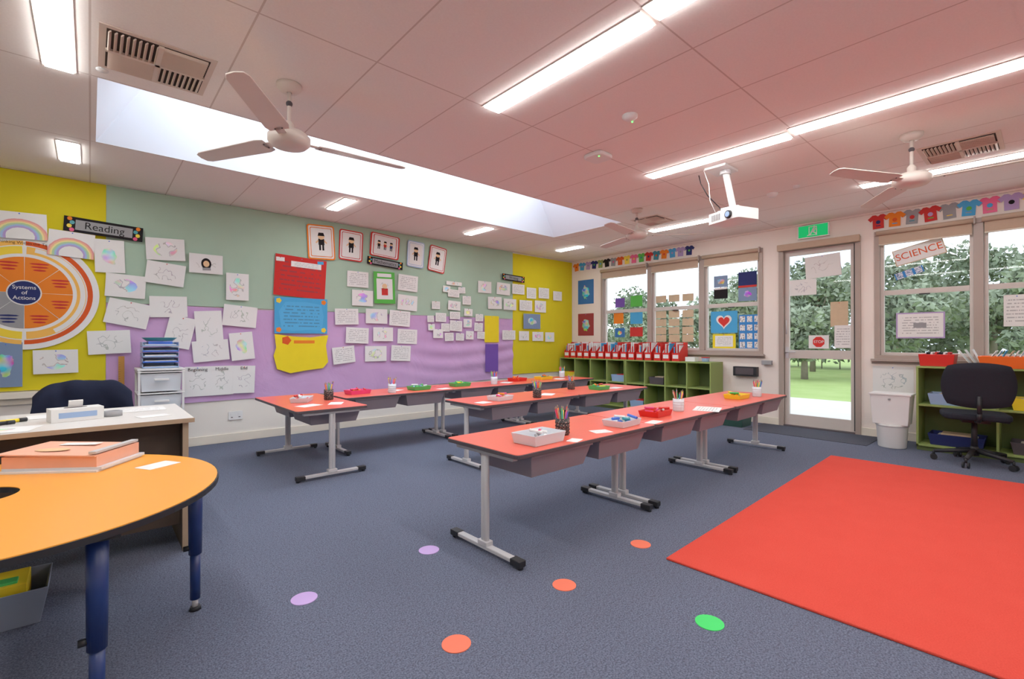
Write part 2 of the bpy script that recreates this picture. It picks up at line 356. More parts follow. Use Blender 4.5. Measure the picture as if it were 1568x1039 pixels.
b=MB(); yh=c-.03; b.bb(s0-.012,s0,yh-.02,yh+.02,.96,1.12,M_silver); b.cyl((s0-.012,yh,1.05),(s0-.06,yh,1.05),.009,.009,M_silver); b.cyl((s0-.055,yh+.01,1.05),(s0-.055,yh-.12,1.05),.009,.008,M_silver)
b.cyl((s0-.005,c-.02,1.3),(s0-.005,c-.02,1.5),.008,.008,M_silver)
b.build('lever_handle',parent=e); door_e=e
# ------------------------------------------------------------------ pinboards
WB=LEFTY-.002
b=MB(); b.bb(BACKX+.01,.12,LEFTY-.02,WB,.73,CEIL-.004,M_yel); b.build('yellow_pinboard')
b=MB(); b.bb(.122,5.75,LEFTY-.02,WB,1.602,CEIL-.004,M_grn); b.build('mint_pinboard')
b=MB(); b.bb(5.752,FARX-.032,LEFTY-.021,WB,.6,CEIL-.022,M_yel); b.build('yellow_pinboard')
b=MB(); nx,nz=170,44; vs=[];fs=[]
for j in range(nz+1):
    for i in range(nx+1):
        x=.123+5.625*i/nx; t=j/nz; top=1.592+.006*math.sin(x*3); z=.50+ (.03 if x>3 else 0)*(x-3)/2+ (top-.50)*t
        k=max(0,min(1,(x-3.0)/1.2))*max(0,math.sin(PI*min(1,t*1.25)))
        sag=((x-4.7)/1.3)**2
        y=LEFTY-.010-.005*(1+math.sin(x*9+3*mnoise.noise(Vector((x,t*3,0)))))-.022*k*(.5+.5*math.sin((t-.16*sag)*30+2.0*mnoise.noise(Vector((x*.7,t*1.5,4)))))
        vs.append((x,y,z))
for j in range(nz):
    for i in range(nx):
        a=j*(nx+1)+i; fs.append((a,a+1,a+nx+2,a+nx+1))
b.add(vs,fs,M_pur,True); b.build('lilac_fabric_backdrop')
b=MB(); b.bb(BACKX,.16,LEFTY-.09,LEFTY,.66,.72,M_trim); b.bb(BACKX,.16,LEFTY-.035,LEFTY,.60,.66,M_trim); b.build('trim_2',.004)
# ------------------------------------------------------------------ papers, left wall
def papers(name,lst,fr,base=.040,parent=None,**kw):
    b=MB()
    for i,(x,z,w,h,r,m) in enumerate(lst):
        b.M=fr(x,z,r,base+.0012*(i%9)); b.prism(rect(w,h),0,.001,m,True)
        if i%2==0: b.M=b.M@Matrix.Translation((0,h*.45,.0015)); b.cyl((0,0,0),(0,0,.004),.006,.005,M_red if i%4 else M_blue,8)
    b.M=Matrix.Identity(4); return b.build(name,parent=parent)
papers('childrens_drawings',[(.15,2.08,.24,.34,2,P_co),(.28,1.78,.33,.24,-3,P_ti),(.30,1.49,.36,.26,-12,P_sk),(.15,1.19,.34,.24,3,P_sk),(-.25,1.00,.32,.23,1,P_ti),
(.62,2.21,.35,.24,3,P_ti),(.62,1.94,.35,.24,-6,P_sk),(1.0,2.09,.33,.22,0,P_sk),(1.32,1.85,.24,.32,0,P_ti),(.65,1.58,.34,.23,2,P_sk),(.75,1.30,.25,.35,-12,P_sk),(1.03,1.37,.27,.36,4,P_sk),
(1.35,1.50,.36,.25,-5,P_sk),(1.05,1.09,.36,.24,5,P_sk),(1.37,1.14,.25,.33,6,P_co)],FL)
papers('rainbow_drawing',[(-.14,2.16,.34,.25,-3,P_rb)],FL,.054); papers('rainbow_drawing',[(-.50,2.29,.37,.25,2,P_rb)],FL,.060)
b=MB(); b.M=FL(1.0,2.09,4,.052); b.prism(disc(.05,0,.0,20,1.3),0,.001,M_fig); b.prism(disc(.03,0,.0,16,1.2),.001,.002,M_skin); b.prism(rect(.08,.03,0,-.06),.001,.002,M_gre); b.build('person_drawing')
o=papers('story_sequence_sheets',[(.92,.74,.25,.34,0,P_sk),(1.16,.74,.24,.34,0,P_sk),(1.39,.74,.24,.33,-2,P_sk)],FL)
for t,x in(('Beginning',.92),('Middle',1.16),('End',1.39)): text(t,.05,FL(x,.875,0,.048),M_fig,o)
papers('worksheets',[(2.82,2.07,.31,.22,0,P_tx),(3.61,2.08,.33,.24,-3,P_tx),(2.89,1.81,.31,.22,0,P_ti),(3.60,1.78,.33,.23,-3,P_ti),(2.66,1.54,.33,.22,2,P_tx),(3.10,1.56,.33,.21,0,P_ti),(3.47,1.54,.34,.23,-3,P_tx),
(2.81,1.28,.33,.22,-2,P_tx),(3.20,1.30,.31,.20,0,P_ti),(3.60,1.27,.33,.22,-2,P_tx),(2.62,1.01,.31,.23,6,P_tx),(3.09,1.02,.33,.22,0,P_ti),(3.49,1.02,.32,.23,-3,P_tx)],FL)
small=[(4.45,2.14,.30,.06),(4.44,1.98,.22,.12),(4.10,1.77,.15,.12),(4.45,1.78,.24,.15),(4.70,1.88,.17,.14),(4.19,1.58,.20,.14),(4.73,1.68,.17,.12),(4.46,1.62,.2,.12),(4.48,1.45,.24,.17),(4.72,1.50,.17,.14),(4.95,1.44,.18,.14),(5.0,1.30,.16,.12),
(4.14,1.32,.18,.14),(4.35,1.27,.17,.13),(4.56,1.27,.16,.12),(4.76,1.30,.16,.14),(4.96,1.60,.16,.12),(4.0,1.55,.12,.1),(4.02,1.42,.12,.1),(4.28,1.42,.16,.13),(4.6,2.04,.14,.1),(4.3,2.04,.14,.1)]
papers('vocabulary_cards',[(x,z,w,h,random.uniform(-3,3),P_tx if i%3 else P_ti) for i,(x,z,w,h) in enumerate(small)],FL,.046)
papers('worksheets',[(5.09,2.13,.29,.20,0,P_ti),(5.51,2.13,.31,.21,-2,P_ti),(5.87,2.15,.30,.18,0,P_tx),(6.20,2.10,.24,.20,0,P_tx),(6.53,2.12,.28,.2,0,P_tx),(6.91,2.09,.25,.18,0,P_sk),(5.31,1.87,.31,.21,2,P_ti),(5.66,1.86,.30,.2,0,P_ti),(6.05,1.86,.32,.19,0,P_tx),(6.44,1.86,.30,.22,0,P_ti),
(5.64,1.31,.31,.17,0,P_tx),(6.01,1.30,.25,.17,0,P_sk),(6.37,1.29,.29,.17,0,P_ti),(6.69,1.28,.25,.18,0,P_co)],FL)
papers('landscape_print',[(6.21,1.57,.44,.28,0,P_ph)],FL,.05)
papers('yellow_card',[(5.24,1.41,.32,.46,0,M_yelc)],FL,.046); papers('purple_card',[(5.24,.91,.29,.48,0,M_purp)],FL,.046)
papers('blue_photo_poster',[(-.59,.98,.22,.42,0,P_ph)],FL,.04)
def banner(name,X,Z,w,h,rot,txt,ts):
    b=MB(); F=FL(X,Z,rot,.054); b.M=F; b.prism(rect(w,h),0,.004,M_fig); b.prism(rect(w*.72,h*.66),.004,.006,M_gre)
    for sx in(-1,1):
        for j in range(4): b.prism(disc(h*.13,sx*(w*.40+(.02*(j%2))),-h*.36+h*.24*j,8),.004,.0055,[M_pink,M_yell,M_turq,M_orac][j])
    o=b.build(name); text(txt,ts,F,M_fig,o,.0065); return o
banner('reading_banner',.11,2.35,.62,.15,-3,'Reading',.1)
banner('maths_banner',3.23,2.34,.56,.11,-4,'Mathematics',.07); banner('writing_banner',5.74,2.34,.54,.11,-2,'Writing',.07)
def charcard(X,Z,w,h,rot,border,n=1):
    b=MB(); b.M=FL(X,Z,rot,.04); b.prism(rrect(w,h,.03),0,.003,border); b.prism(rrect(w*.90,h*.92,.02),.003,.0045,M_pap)
    b.prism(rrect(w*.80,h*.84,.018),.0045,.0052,border); b.prism(rrect(w*.75,h*.80,.016),.0052,.006,M_pap)
    for i in range(n):
        cx=(i-(n-1)/2)*w*.21; s=h*(.5 if n==1 else .36)
        b.prism(rect(s*.34,s*.36,cx,s*.02),.006,.0066,[M_fig,M_redc,M_navyc][i%3]); b.prism(disc(s*.19,cx,s*.34,14),.006,.0068,M_skin)
        b.prism([(cx-s*.2,s*.36),(cx+s*.2,s*.36),(cx+s*.14,s*.55),(cx-s*.14,s*.55)],.0068,.0072,M_fig)
        for sx in(-1,1): b.prism(rect(s*.11,s*.34,cx+sx*s*.09,-s*.3),.006,.0066,M_fig); b.prism([(cx+sx*s*.15,s*.18),(cx+sx*s*.34,-s*.02),(cx+sx*s*.29,-s*.08),(cx+sx*s*.13,s*.05)],.006,.0064,M_skin)
    b.build('character_card')
charcard(2.31,2.52,.36,.46,3,M_orac); charcard(2.72,2.53,.34,.42,-2,M_redc); charcard(3.23,2.59,.46,.34,-4,M_redc,3); charcard(3.74,2.53,.29,.40,-3,M_lbl); charcard(4.13,2.50,.31,.41,-8,M_redc)
o=papers('red_information_poster',[(2.05,2.03,.64,.52,-3,P_txr),(2.12,2.19,.38,.07,-2,P_tx),(1.80,2.24,.10,.05,0,M_pap),(2.30,2.24,.08,.04,4,M_bluec)],FL,.04)
b=MB(); b.M=FL(2.06,1.53,0,.045); b.prism(rect(.66,.46),0,.002,M_bluec); b.prism([(-.25,-.18),(-.1,-.2),(.1,-.18),(.26,-.19),(.28,0),(.25,.15),(.05,.18),(-.2,.17),(-.28,.05)],.002,.003,P_txb,True)
for sx in(-1,1):
    for sy in(-1,1): b.prism(disc(.035,sx*.28,sy*.185,5),.003,.004,M_orac if sx*sy>0 else M_yell)
b.build('blue_ocean_poster')
b=MB(); b.M=FL(2.07,1.04,0,.05); b.prism([(-.31,-.19),(-.15,-.25),(.05,-.22),(.26,-.2),(.33,-.12),(.3,.1),(.33,.24),(.1,.21),(-.12,.22),(-.34,.25),(-.32,.08),(-.35,-.02)],0,.004,M_yelc)
b.prism(rect(.26,.04,.02,.15),.004,.005,M_orac); b.prism(disc(.06,-.2,.17,5),.004,.0055,M_orar); b.build('yellow_cutout_poster')
b=MB(); b.M=FL(3.22,1.98,2,.05); b.prism(rect(.33,.46),0,.003,M_grnc); b.prism(rect(.25,.30,0,-.02),.003,.0045,P_sk,True); b.prism(rect(.22,.05,0,.18),.003,.0045,M_pap); b.prism(disc(.04,0,.02,12),.0045,.0055,M_skin); b.prism(rect(.1,.1,0,-.06),.0045,.0055,M_redc); b.build('green_framed_poster')
b=MB(); F=FL(-.47,1.66,0,.038); b.M=F; b.prism(disc(.54,n=64),0,.002,M_pap)
def ring(r0,r1,a0,a1,z,m,n=16):
    pts=[(r1*math.cos(math.radians(a0+(a1-a0)*i/n)),r1*math.sin(math.radians(a0+(a1-a0)*i/n))) for i in range(n+1)]
    pts+=[(r0*math.cos(math.radians(a1+(a0-a1)*i/n)),r0*math.sin(math.radians(a1+(a0-a1)*i/n))) for i in range(n+1)]
    b.prism(pts,z,z+.001,m)
M_lorange=mat('card_pale_orange',(244,184,84),.7,.2)
ring(.45,.49,-90,89,.0025,M_orar,32); ring(.45,.49,91,268,.0025,M_lorange,32)
ring(.395,.435,-60,80,.003,M_pap,32); ring(.37,.44,-88,88,.0028,M_lorange,32); ring(.37,.44,92,268,.003,M_yell,32)
for i in range(8):
    a=i*45; ring(.12,.34,a+.4,a+44.6,.003,M_orac if i not in(4,5) else M_gre,8)
    ar=math.radians(a+22.5)
    for k,(rr,ww) in enumerate(((.29,.09),(.25,.08),(.205,.06))): b.prism([(x*ww+.27*math.cos(ar),y*.012+.27*math.sin(ar)+.03-.03*k) for x,y in disc(.8,n=8)],.004,.0046,M_redc if i not in(4,5) else M_navyc)
b.prism(disc(.11,n=28),.003,.005,M_navyc); o=b.build('systems_wheel_poster'); text('Systems\nof\nActions',.05,F,M_pap,o,.0055); text('Thinking Within the Text',.036,F@Matrix.Translation((0,.47,0)),M_fig,o,.004)
b=MB(); b.M=FL(1.31,.31,0,0.001); b.prism(rrect(.15,.1,.01),0,.012,M_wpl); 
for sx in(-1,1): b.prism(rect(.03,.03,sx*.04,.015),.012,.016,M_wpl); b.prism(rect(.02,.01,sx*.04,-.02),.012,.0135,M_dgrey)
b.build('power_outlet')
b=MB(); b.M=FL(.245,.522,0,.05); b.prism(rect(.05,1.04,0,.0),0,.008,M_ruler)
for i in range(40): b.prism(rect(.015 if i%5 else .025,.002,-.015,-.48+.024*i),.008,.0085,M_fig)
b.M=Matrix.Identity(4); b.build('metre_ruler')
# ------------------------------------------------------------------ far wall things
papers('art_poster',[(6.14,2.18,.40,.48,0,P_art)],FR,.004); papers('art_poster',[(6.14,1.53,.40,.44,0,P_artr)],FR,.004)
def tshirt(k=1): return [(-.045*k,-.07*k),(.045*k,-.07*k),(.045*k,.02*k),(.062*k,.005*k),(.085*k,.035*k),(.045*k,.07*k),(.02*k,.07*k),(0,.055*k),(-.02*k,.07*k),(-.045*k,.07*k),(-.085*k,.035*k),(-.062*k,.005*k),(-.045*k,.02*k)]
cols=[M_orac,M_yell,M_navyc,M_redc,M_gre,M_bluec,M_pink,M_olive,M_teal,M_orar,M_lavc,M_grnc,M_fig]
b=MB()
for i in range(17):
    y=6.38-i*.152; b.M=FR(y,2.695,random.uniform(-8,8),.006+.002*(i%2)); b.prism(tshirt(1.1),0,.002,cols[(i*5)%13]); b.prism(disc(.018,0,0,10),.002,.003,cols[(i*7+3)%13])
b.M=Matrix.Identity(4); b.tube([(FARX-.004,6.45,2.75),(FARX-.004,3.8,2.75)],.0015,M_pap,6); b.build('tshirt_bunting')
b=MB(); bc=[M_redc,M_orac,M_gre,M_redc,M_gre,M_bluec,M_pink,M_lavc,M_yell,M_orar,M_grnc,M_lavc]
for i in range(12):
    y=1.43-i*.165; b.M=FR(y,2.695,random.uniform(-8,8),.006+.002*(i%2)); b.prism(tshirt(1.25),0,.002,bc[i]); b.prism(disc(.024,0,-.005,10),.002,.003,cols[(i*7+2)%13]); b.prism(rect(.05,.01,0,-.05),.002,.003,cols[(i*3+2)%13])
b.M=Matrix.Identity(4); b.tube([(FARX-.004,1.5,2.755),(FARX-.004,-.5,2.755)],.0015,M_pap,6); b.build('tshirt_bunting')
GX=FARX+.052
def fg(y,z,r=0,off=0): return FR(y,z,r,0,X=GX-off)
papers('window_artworks',[(5.36,1.92,.21,.17,0,M_purp),(5.00,1.93,.25,.2,0,M_grnc),(5.39,1.63,.22,.2,0,M_orac),(5.00,1.62,.26,.21,0,M_bluec),(5.00,1.37,.27,.17,0,M_redc),(5.36,1.36,.22,.17,0,P_art)],fg,.001)
papers('name_cards',[(4.50+dy,z,.2,.12,0,M_manila) for dy in(0,-.25,-.5) for z in(1.93,1.66,1.52,1.38,1.25)],fg,.001)
papers('photo_notices',[(3.45,2.14,.22,.18,0,P_ph),(3.45,1.95,.22,.16,0,M_fig),(3.45,2.03,.2,.03,0,M_pap),(3.04,2.14,.27,.22,0,M_navyc),(3.04,1.91,.27,.2,0,P_ph),(3.04,2.03,.27,.03,0,M_redc)],fg,.001)
b=MB(); b.M=FR(3.40,1.50,0,0,X=GX-.002); b.prism(rect(.42,.34),0,.002,M_bluec)
hp=[(.09*math.sin(t)**3,.0056*(13*math.cos(t)-5*math.cos(2*t)-2*math.cos(3*t)-math.cos(4*t))+.01) for t in[2*PI*i/40 for i in range(40)]][::-1]
b.prism([(x*1.35,y*1.35) for x,y in hp],.002,.003,M_pap); b.prism(hp,.003,.004,M_red); b.build('heart_poster')
papers('alphabet_grid_poster',[(3.01,1.34,.32,.52,0,P_gr)],fg,.002); papers('yellow_edged_notice',[(3.40,1.19,.36,.24,0,M_yelc),(3.40,1.20,.28,.17,0,P_tx)],fg,.001)
def fd(y,z,r=0,off=0): return FR(y,z,r,0,X=FARX+.048-off)
papers('door_notices',[(2.05,2.22,.42,.30,3,P_sk),(2.29,1.95,.33,.22,0,P_sk),(1.86,1.56,.20,.33,0,M_manila),(1.82,1.26,.19,.30,0,P_tx)],fd,.001,parent=door_e)
b=MB(); F=FR(2.10,1.19,0,0,X=FARX+.046); b.M=F; b.prism(rect(.24,.18),0,.001,M_pap); oc=[(.075*math.cos(PI/8+PI/4*i),.075*math.sin(PI/8+PI/4*i)) for i in range(8)]; b.prism(oc,.001,.002,M_red); o=b.build('stop_sign_notice'); text('STOP',.05,F,M_pap,o,.0025)
b=MB(); F=FR(1.05,2.27,14,0,X=GX-.002); b.M=F; b.prism(rect(.48,.20),0,.001,M_manila); b.prism(rect(.46,.18),.001,.0015,M_pap); o=b.build('science_sign'); text('SCIENCE',.115,F,M_orar,o,.0025,ext=.001)
papers('pattern_strip',[(1.14,2.03,.28,.08,18,P_gr)],fg,.001)
b=MB(); b.M=FR(1.04,1.39,0,0,X=GX-.002); b.prism(rect(.45,.31),0,.001,M_lavc); b.prism(rect(.42,.28),.001,.0015,P_tx,True); b.prism(rect(.12,.06),.0015,.002,M_gre); b.build('framed_notice')
papers('blue_notice',[(.24,1.53,.2,.34,0,P_tx),(.06,1.2,.2,.25,0,P_ph)],fg,.001)
papers('ink_wall_poster',[(1.29,.72,.40,.34,0,P_sk),(1.36,.38,.2,.28,0,P_tx)],FR,.004)
b=MB(); b.bb(FARX-.09,FARX,2.86,3.2,.68,.82,M_black); b.bb(FARX-.1,FARX-.09,2.9,3.16,.70,.80,M_dgrey); b.bb(FARX-.07,FARX-.02,2.66,2.8,.86,.92,M_gre); b.build('wall_mounted_caddy',.008)
b=MB(); M_exit=emit('exit_green',(24,150,80),1.0); b.bb(FARX-.045,FARX-.001,1.95,2.33,2.61,2.79,M_wpl); b.M=FR(2.14,2.70,0,.045)
b.prism(rect(.35,.155),0,.003,M_exit); b.prism(rect(.10,.12,.0,0),.003,.0036,M_wpl); b.prism(rect(.08,.105,.0,0),.0036,.004,M_exit)
E=.004;E2=.0055
def man(l): return [(x*1.15-.005,y*1.15) for x,y in l]
b.prism(man(disc(.013,.02,.045,10)),E,E2,M_wpl); b.prism(man([(-.015,-.01),(.02,-.015),(.03,.03),(.005,.033)]),E,E2,M_wpl); b.prism(man([(.01,-.01),(.045,-.03),(.05,-.055),(.038,-.055),(.032,-.037),(0,-.015)]),E,E2,M_wpl)
b.prism(man([(-.015,-.01),(.0,-.012),(-.02,-.05),(-.055,-.055),(-.055,-.045),(-.03,-.04)]),E,E2,M_wpl); b.prism(man([(.02,.03),(.05,.01),(.046,.002),(.02,.016)]),E,E2,M_wpl)
b.M=Matrix.Identity(4); b.build('exit_sign')
# ------------------------------------------------------------------ floor coverings
b=MB(); b.M=Matrix.Translation((4.13,.115,0))@Matrix.Rotation(math.radians(2),4,'Z'); b.prism(rect(3.42,2.7),0.0,.012,M_rug); b.build('red_rug',.004)
b=MB(); b.bb(6.66,7.36,1.4,2.78,0,.006,M_mat); b.build('entrance_mat')
dm={'p':mat('dot_lilac',(188,158,214),.8,.1),'c':mat('dot_coral',(240,118,92),.8,.1),'g':mat('dot_green',(72,214,106),.8,.1)}
for x,y,k in((1.46,2.37,'p'),(.75,2.31,'p'),(1.09,1.565,'c'),(1.75,1.59,'c'),(2.44,1.61,'c'),(1.98,.967,'g')):
    b=MB(); b.M=Matrix.Translation((x,y,0)); b.prism(disc(.058,n=36),0,.003,dm[k]); b.build('floor_spot_marker')
# ------------------------------------------------------------------ desks
H=.61
def desk(cx,cy,rz,L=1.36,W=.64):
    e=empty('school_desk',(cx,cy,0)); T=Matrix.Translation((cx,cy,0))@Matrix.Rotation(math.radians(rz),4,'Z')
    b=MB(); b.M=T; b.prism(rrect(L-.006,W,.03),H-.024,H-.003,M_dgrey); b.prism(rrect(L-.012,W-.006,.028),H-.003,H,M_top); b.build('tabletop',.0015,1,e)
    b=MB(); b.M=T
    for sx in(-1,1):
        x=sx*(L/2-.05)
        for dy in(-.011,.011): b.cyl((x,dy,.05),(x,dy,H-.05),.017,.017,M_silver,16)
        b.box((x,0,.034),(.042,.5,.022),M_silver); b.box((x,0,.055),(.05,.08,.03),M_silver); b.box((x,0,H-.038),(.04,.5,.025),M_silver)
        for sy in(-1,1):
            b.box((x,sy*.27,.032),(.05,.075,.034),M_black); b.cyl((x,sy*.29,0),(x,sy*.29,.02),.016,.016,M_black,10)
    b.box((0,.12,H-.045),(L-.16,.03,.028),M_silver); b.build('leg_frame',.004,2,e)
    b=MB(); b.M=T
    for sx in(-1,1):
        b.tub((sx*.30,-.06,H-.155),.52,.48,.128,M_tray,taper=.86)
        b.box((sx*.30,-.303,H-.032),(.53,.012,.014),M_tray)
    b.build('tote_trays',.004,2,e); return e
def row(x0,y0,rz,n,L=1.36):
    a=math.radians(rz)
    for i in range(n):
        s=(i+.5)*L; desk(x0+s*math.cos(a),y0+s*math.sin(a),rz,L)
row(1.64,2.14,1.3,3); row(2.68,3.75,.3,2); row(1.98,5.17,0,3)
desk(1.61,4.86,90)
# ------------------------------------------------------------------ desk-top stuff
HT=H+.0012
pc=[M_red,M_blue,M_yell,M_grnp,M_orac,M_pink,M_purp,M_turq,M_wood]
def cup(x,y,m,h=.105,r=.046,n=14,z=H):
    b=MB(); b.lathe([(0.0,.002),(r*.9,0),(r*.92,.004),(r,h),(r*.93,h),(r*.85,.008),(0,.006)],m,20,(x,y,z))
    for k in range(4): b.lathe([(r*1.0,h*.2*k+.01),(r*1.03,h*.2*k+.014),(r*1.0,h*.2*k+.018)],m,20,(x,y,z))
    for i in range(n):
        a=2*PI*i/n+random.random(); rr=r*.55; L=random.uniform(.16,.19); t=random.uniform(.02,.045)
        p0=Vector((x+rr*.3*math.cos(a),y+rr*.3*math.sin(a),z+.01)); p1=p0+Vector((t*math.cos(a),t*math.sin(a),L*.86)); c=pc[(i*4+int(x*9))%9]
        b.cyl(p0,p1,.0046,.0046,c,6); b.cyl(p1,p1+(p1-p0).normalized()*.016,.0046,.0008,M_wood,6)
    b.build('pencil_cup')
def mk_mesh():
    n=NM('black_wire_mesh',.5,.5)
    vo=n.nt.nodes.new('ShaderNodeTexVoronoi'); vo.inputs['Scale'].default_value=110; n.link(n.tc.outputs['Object'],vo.inputs['Vector'])
    n.color(n.mix(n.math('LESS_THAN',vo.outputs['Distance'],.36),s2l((26,22,22)),s2l((150,110,100)))); return n.m
M_mesh=mk_mesh()
cup(2.24,2.05,M_mesh); cup(3.73,2.09,M_clear); cup(5.33,2.08,M_clear); cup(3.50,3.56,M_mesh); cup(4.42,3.90,M_mesh,n=10); cup(1.80,4.82,M_mesh); cup(2.58,4.98,M_clear); cup(4.15,5.06,M_clear); cup(5.78,5.3,M_clear)
def supply(x,y,m,rz=0,name='supply_tray',sx=.25,sy=.17,h=.045,items=None,z=HT):
    b=MB(); b.tub((x,y,z),sx,sy,h,m,.004,.9,math.radians(rz)); R=Matrix.Rotation(math.radians(rz),3,'Z')
    for i in range(11):
        px=random.uniform(-sx*.3,sx*.3); py=random.uniform(-sy*.28,sy*.28); a=random.uniform(0,PI); l=random.uniform(.025,.045)
        c=Vector((x,y,z))+R@Vector((px,py,.018+.010*(i%5))); d=Vector((math.cos(a)*l,math.sin(a)*l,random.uniform(-.002,.006)))
        mm=(items or pc)[i%len(items or pc)]; b.cyl(c-d,c+d,.010,.010,mm,8)
    b.build(name,.0015)
supply(1.97,1.99,M_clear,3,sx=.27,sy=.19,h=.06,items=[M_pap,M_pink,M_wpl,M_gre]); supply(2.80,2.0,M_clear,5,items=[M_blue,M_pap,M_turq]); supply(3.36,2.08,M_red,5,items=[M_pink,M_red,M_pap]); supply(5.0,2.15,M_yell,0,items=[M_grnp,M_yell,M_orac])
supply(3.08,3.66,M_clear,8,sx=.22,items=[M_pink,M_orac,M_pap]); supply(4.66,3.66,M_grnp,0,sx=.22); supply(2.25,5.16,M_pink,5,items=[M_red,M_pink,M_orac]); supply(3.0,5.1,M_grnp,4,items=[M_pap,M_grnp,M_lbl]); supply(3.64,5.15,M_grnp,-5,items=[M_yell,M_grnp]); supply(4.75,5.25,M_red,0,items=[M_red,M_orac]); supply(5.25,5.2,M_yell,0); supply(1.55,4.85,M_clear,60,items=[M_pap,M_red,M_pap])
def sheets(name,lst,z=H,base=.0005):
    for i,(x,y,w,h,r,m) in enumerate(lst):
        b=MB(); b.M=Matrix.Translation((x,y,z+base))@Matrix.Rotation(math.radians(r),4,'Z'); b.prism(rect(w,h),0,.001,m,True); b.build(name)
sheets('loose_worksheet',[(4.02,1.98,.3,.21,20,P_tx),(2.16,1.88,.10,.07,20,M_pap),(2.5,1.95,.13,.1,-20,P_tx),(3.08,1.92,.16,.08,10,M_pap),(1.50,4.5,.2,.14,20,M_pap),(1.75,4.5,.18,.12,60,P_tx),(3.3,5.0,.18,.12,10,M_pap),(2.75,5.22,.14,.14,30,M_pap),(5.5,5.1,.2,.14,30,M_pap),(4.45,5.15,.2,.14,30,P_tx),(2.83,3.62,.14,.12,10,M_pap),(3.8,3.7,.2,.14,30,M_pap),(4.98,3.65,.2,.12,10,P_tx)])
# ------------------------------------------------------------------ orange round table
OX,OY,OR,OH=-.28,2.52,.71,.63
e=empty('orange_activity_table',(OX,OY,0)); b=MB()
hx,hy,hr=-.05,.10,.13; n=72
def ringtop(z0,z1,ro,m):
    vs=[];fs=[]
    for z in(z0,z1):
        for i in range(n):
            a=2*PI*i/n; vs.append((OX+ro*math.cos(a),OY+ro*math.sin(a),z))
        for i in range(n):
            a=2*PI*i/n; vs.append((OX+hx+hr*math.cos(a),OY+hy+hr*math.sin(a),z))
    for i in range(n):
        j=(i+1)%n; fs+=[(i,n+i,n+j,j),(2*n+i,2*n+j,3*n+j,3*n+i),(i,j,2*n+j,2*n+i),(n+j,n+i,3*n+i,3*n+j)]
    b.add(vs,fs,m)
ringtop(OH-.024,OH-.003,OR,M_black); ringtop(OH-.003,OH,OR-.005,M_orange); b.build('tabletop',0,parent=e)
b=MB()
for a in(2,-62,62,122,182,242):
    ar=math.radians(a); x=OX+(OR-.075)*math.cos(ar); y=OY+(OR-.075)*math.sin(ar)
    b.cyl((x,y,.25),(x,y,OH-.024),.026,.029,M_navy,18); b.cyl((x,y,.05),(x,y,.26),.020,.020,M_navy,18); b.cyl((x,y,.012),(x,y,.055),.012,.012,M_silver,10); b.cyl((x,y,0),(x,y,.016),.024,.02,M_black,14)
    b.cyl((x-.015,y,.28),(x-.045,y,.28),.012,.012,M_black,8)
    b.box((x,y,OH-.030),(.11,.11,.01),M_black)
b.build('legs',parent=e)
M_peach=mat('peach_card',(236,172,144),.5,.3,var=.10,vs=12)
b=MB(); b.M=Matrix.Translation((-.055,2.985,OH))@Matrix.Rotation(math.radians(-36),4,'Z')
b.box((0,0,.004),(.40,.29,.008),M_pap); b.box((0.01,0.01,.014),(.40,.28,.012),M_clear); b.box((0,.005,.045),(.38,.27,.05),M_peach); b.box((-.01,0,.075),(.40,.28,.006),M_peach,Matrix.Rotation(.03,3,'Y'))
b.box((.175,.0,.083),(.03,.27,.010),M_silver); b.prism(rect(.16,.05,-.02,.07),.083,.0838,M_pap); b.prism(disc(.07,-.05,-.05,24,.5),.0825,.0832,M_skin); b.build('document_folders',.002)
sheets('loose_worksheet',[(.235,2.72,.14,.1,30,M_pap)],OH)
b=MB(); b.tub((-.36,3.0,0),.46,.3,.15,mat('grey_plastic_tub',(130,140,160),.4,.4),.006,.88); b.box((-.3,3.0,.12),(.2,.2,.1),M_yell); b.box((-.48,3.0,.12),(.12,.2,.1),M_orac); b.box((-.28,2.95,.165),(.1,.06,.03),M_grnp); b.build('storage_tub',.004)
# ------------------------------------------------------------------ teacher desk
e=empty('teacher_desk',(-.3,3.7,0)); b=MB(); b.bb(-1.15,.45,3.27,4.1,.735,.76,M_dtop); b.bb(-1.151,.452,3.268,3.27,.735,.76,M_wood); b.build('desktop',.003,parent=e)
b=MB(); b.bb(.40,.425,3.31,4.06,0,.735,M_brown); b.bb(.398,.427,3.30,3.31,0,.735,M_wood); b.bb(-1.1,.40,3.42,3.44,.12,.735,M_brown); b.bb(-1.12,-1.09,3.31,4.06,0,.735,M_brown); b.build('carcass',.002,parent=e)
DZt=.7605
sheets('desk_paper',[(-.66,3.42,.3,.21,10,P_tx),(-.34,3.43,.28,.2,-14,P_co),(-.62,3.75,.3,.21,5,M_pap),(.22,3.88,.3,.21,0,P_tx),(-.12,3.9,.3,.2,8,M_pap),(.28,3.5,.15,.1,15,M_pap)],DZt)
b=MB(); b.M=Matrix.Translation((-.06,3.62,DZt))@Matrix.Rotation(.2,4,'Z'); b.box((0,0,.035),(.22,.12,.07),M_wpl); b.prism(disc(.05,0,0,20,.5),.07,.072,M_dgrey); b.box((0,0,.09),(.06,.01,.04),M_pap,Matrix.Rotation(.3,3,'X')); b.box((0,-.061,.035),(.16,.001,.03),M_lbl)
b.build('tissue_box',.004)
b=MB(); b.lathe([(0,0),(.03,0),(.03,.03),(.045,.03),(.045,.0),(.03,.0)],M_gre,20,(.10,3.66,DZt)); b.build('tape_roll')
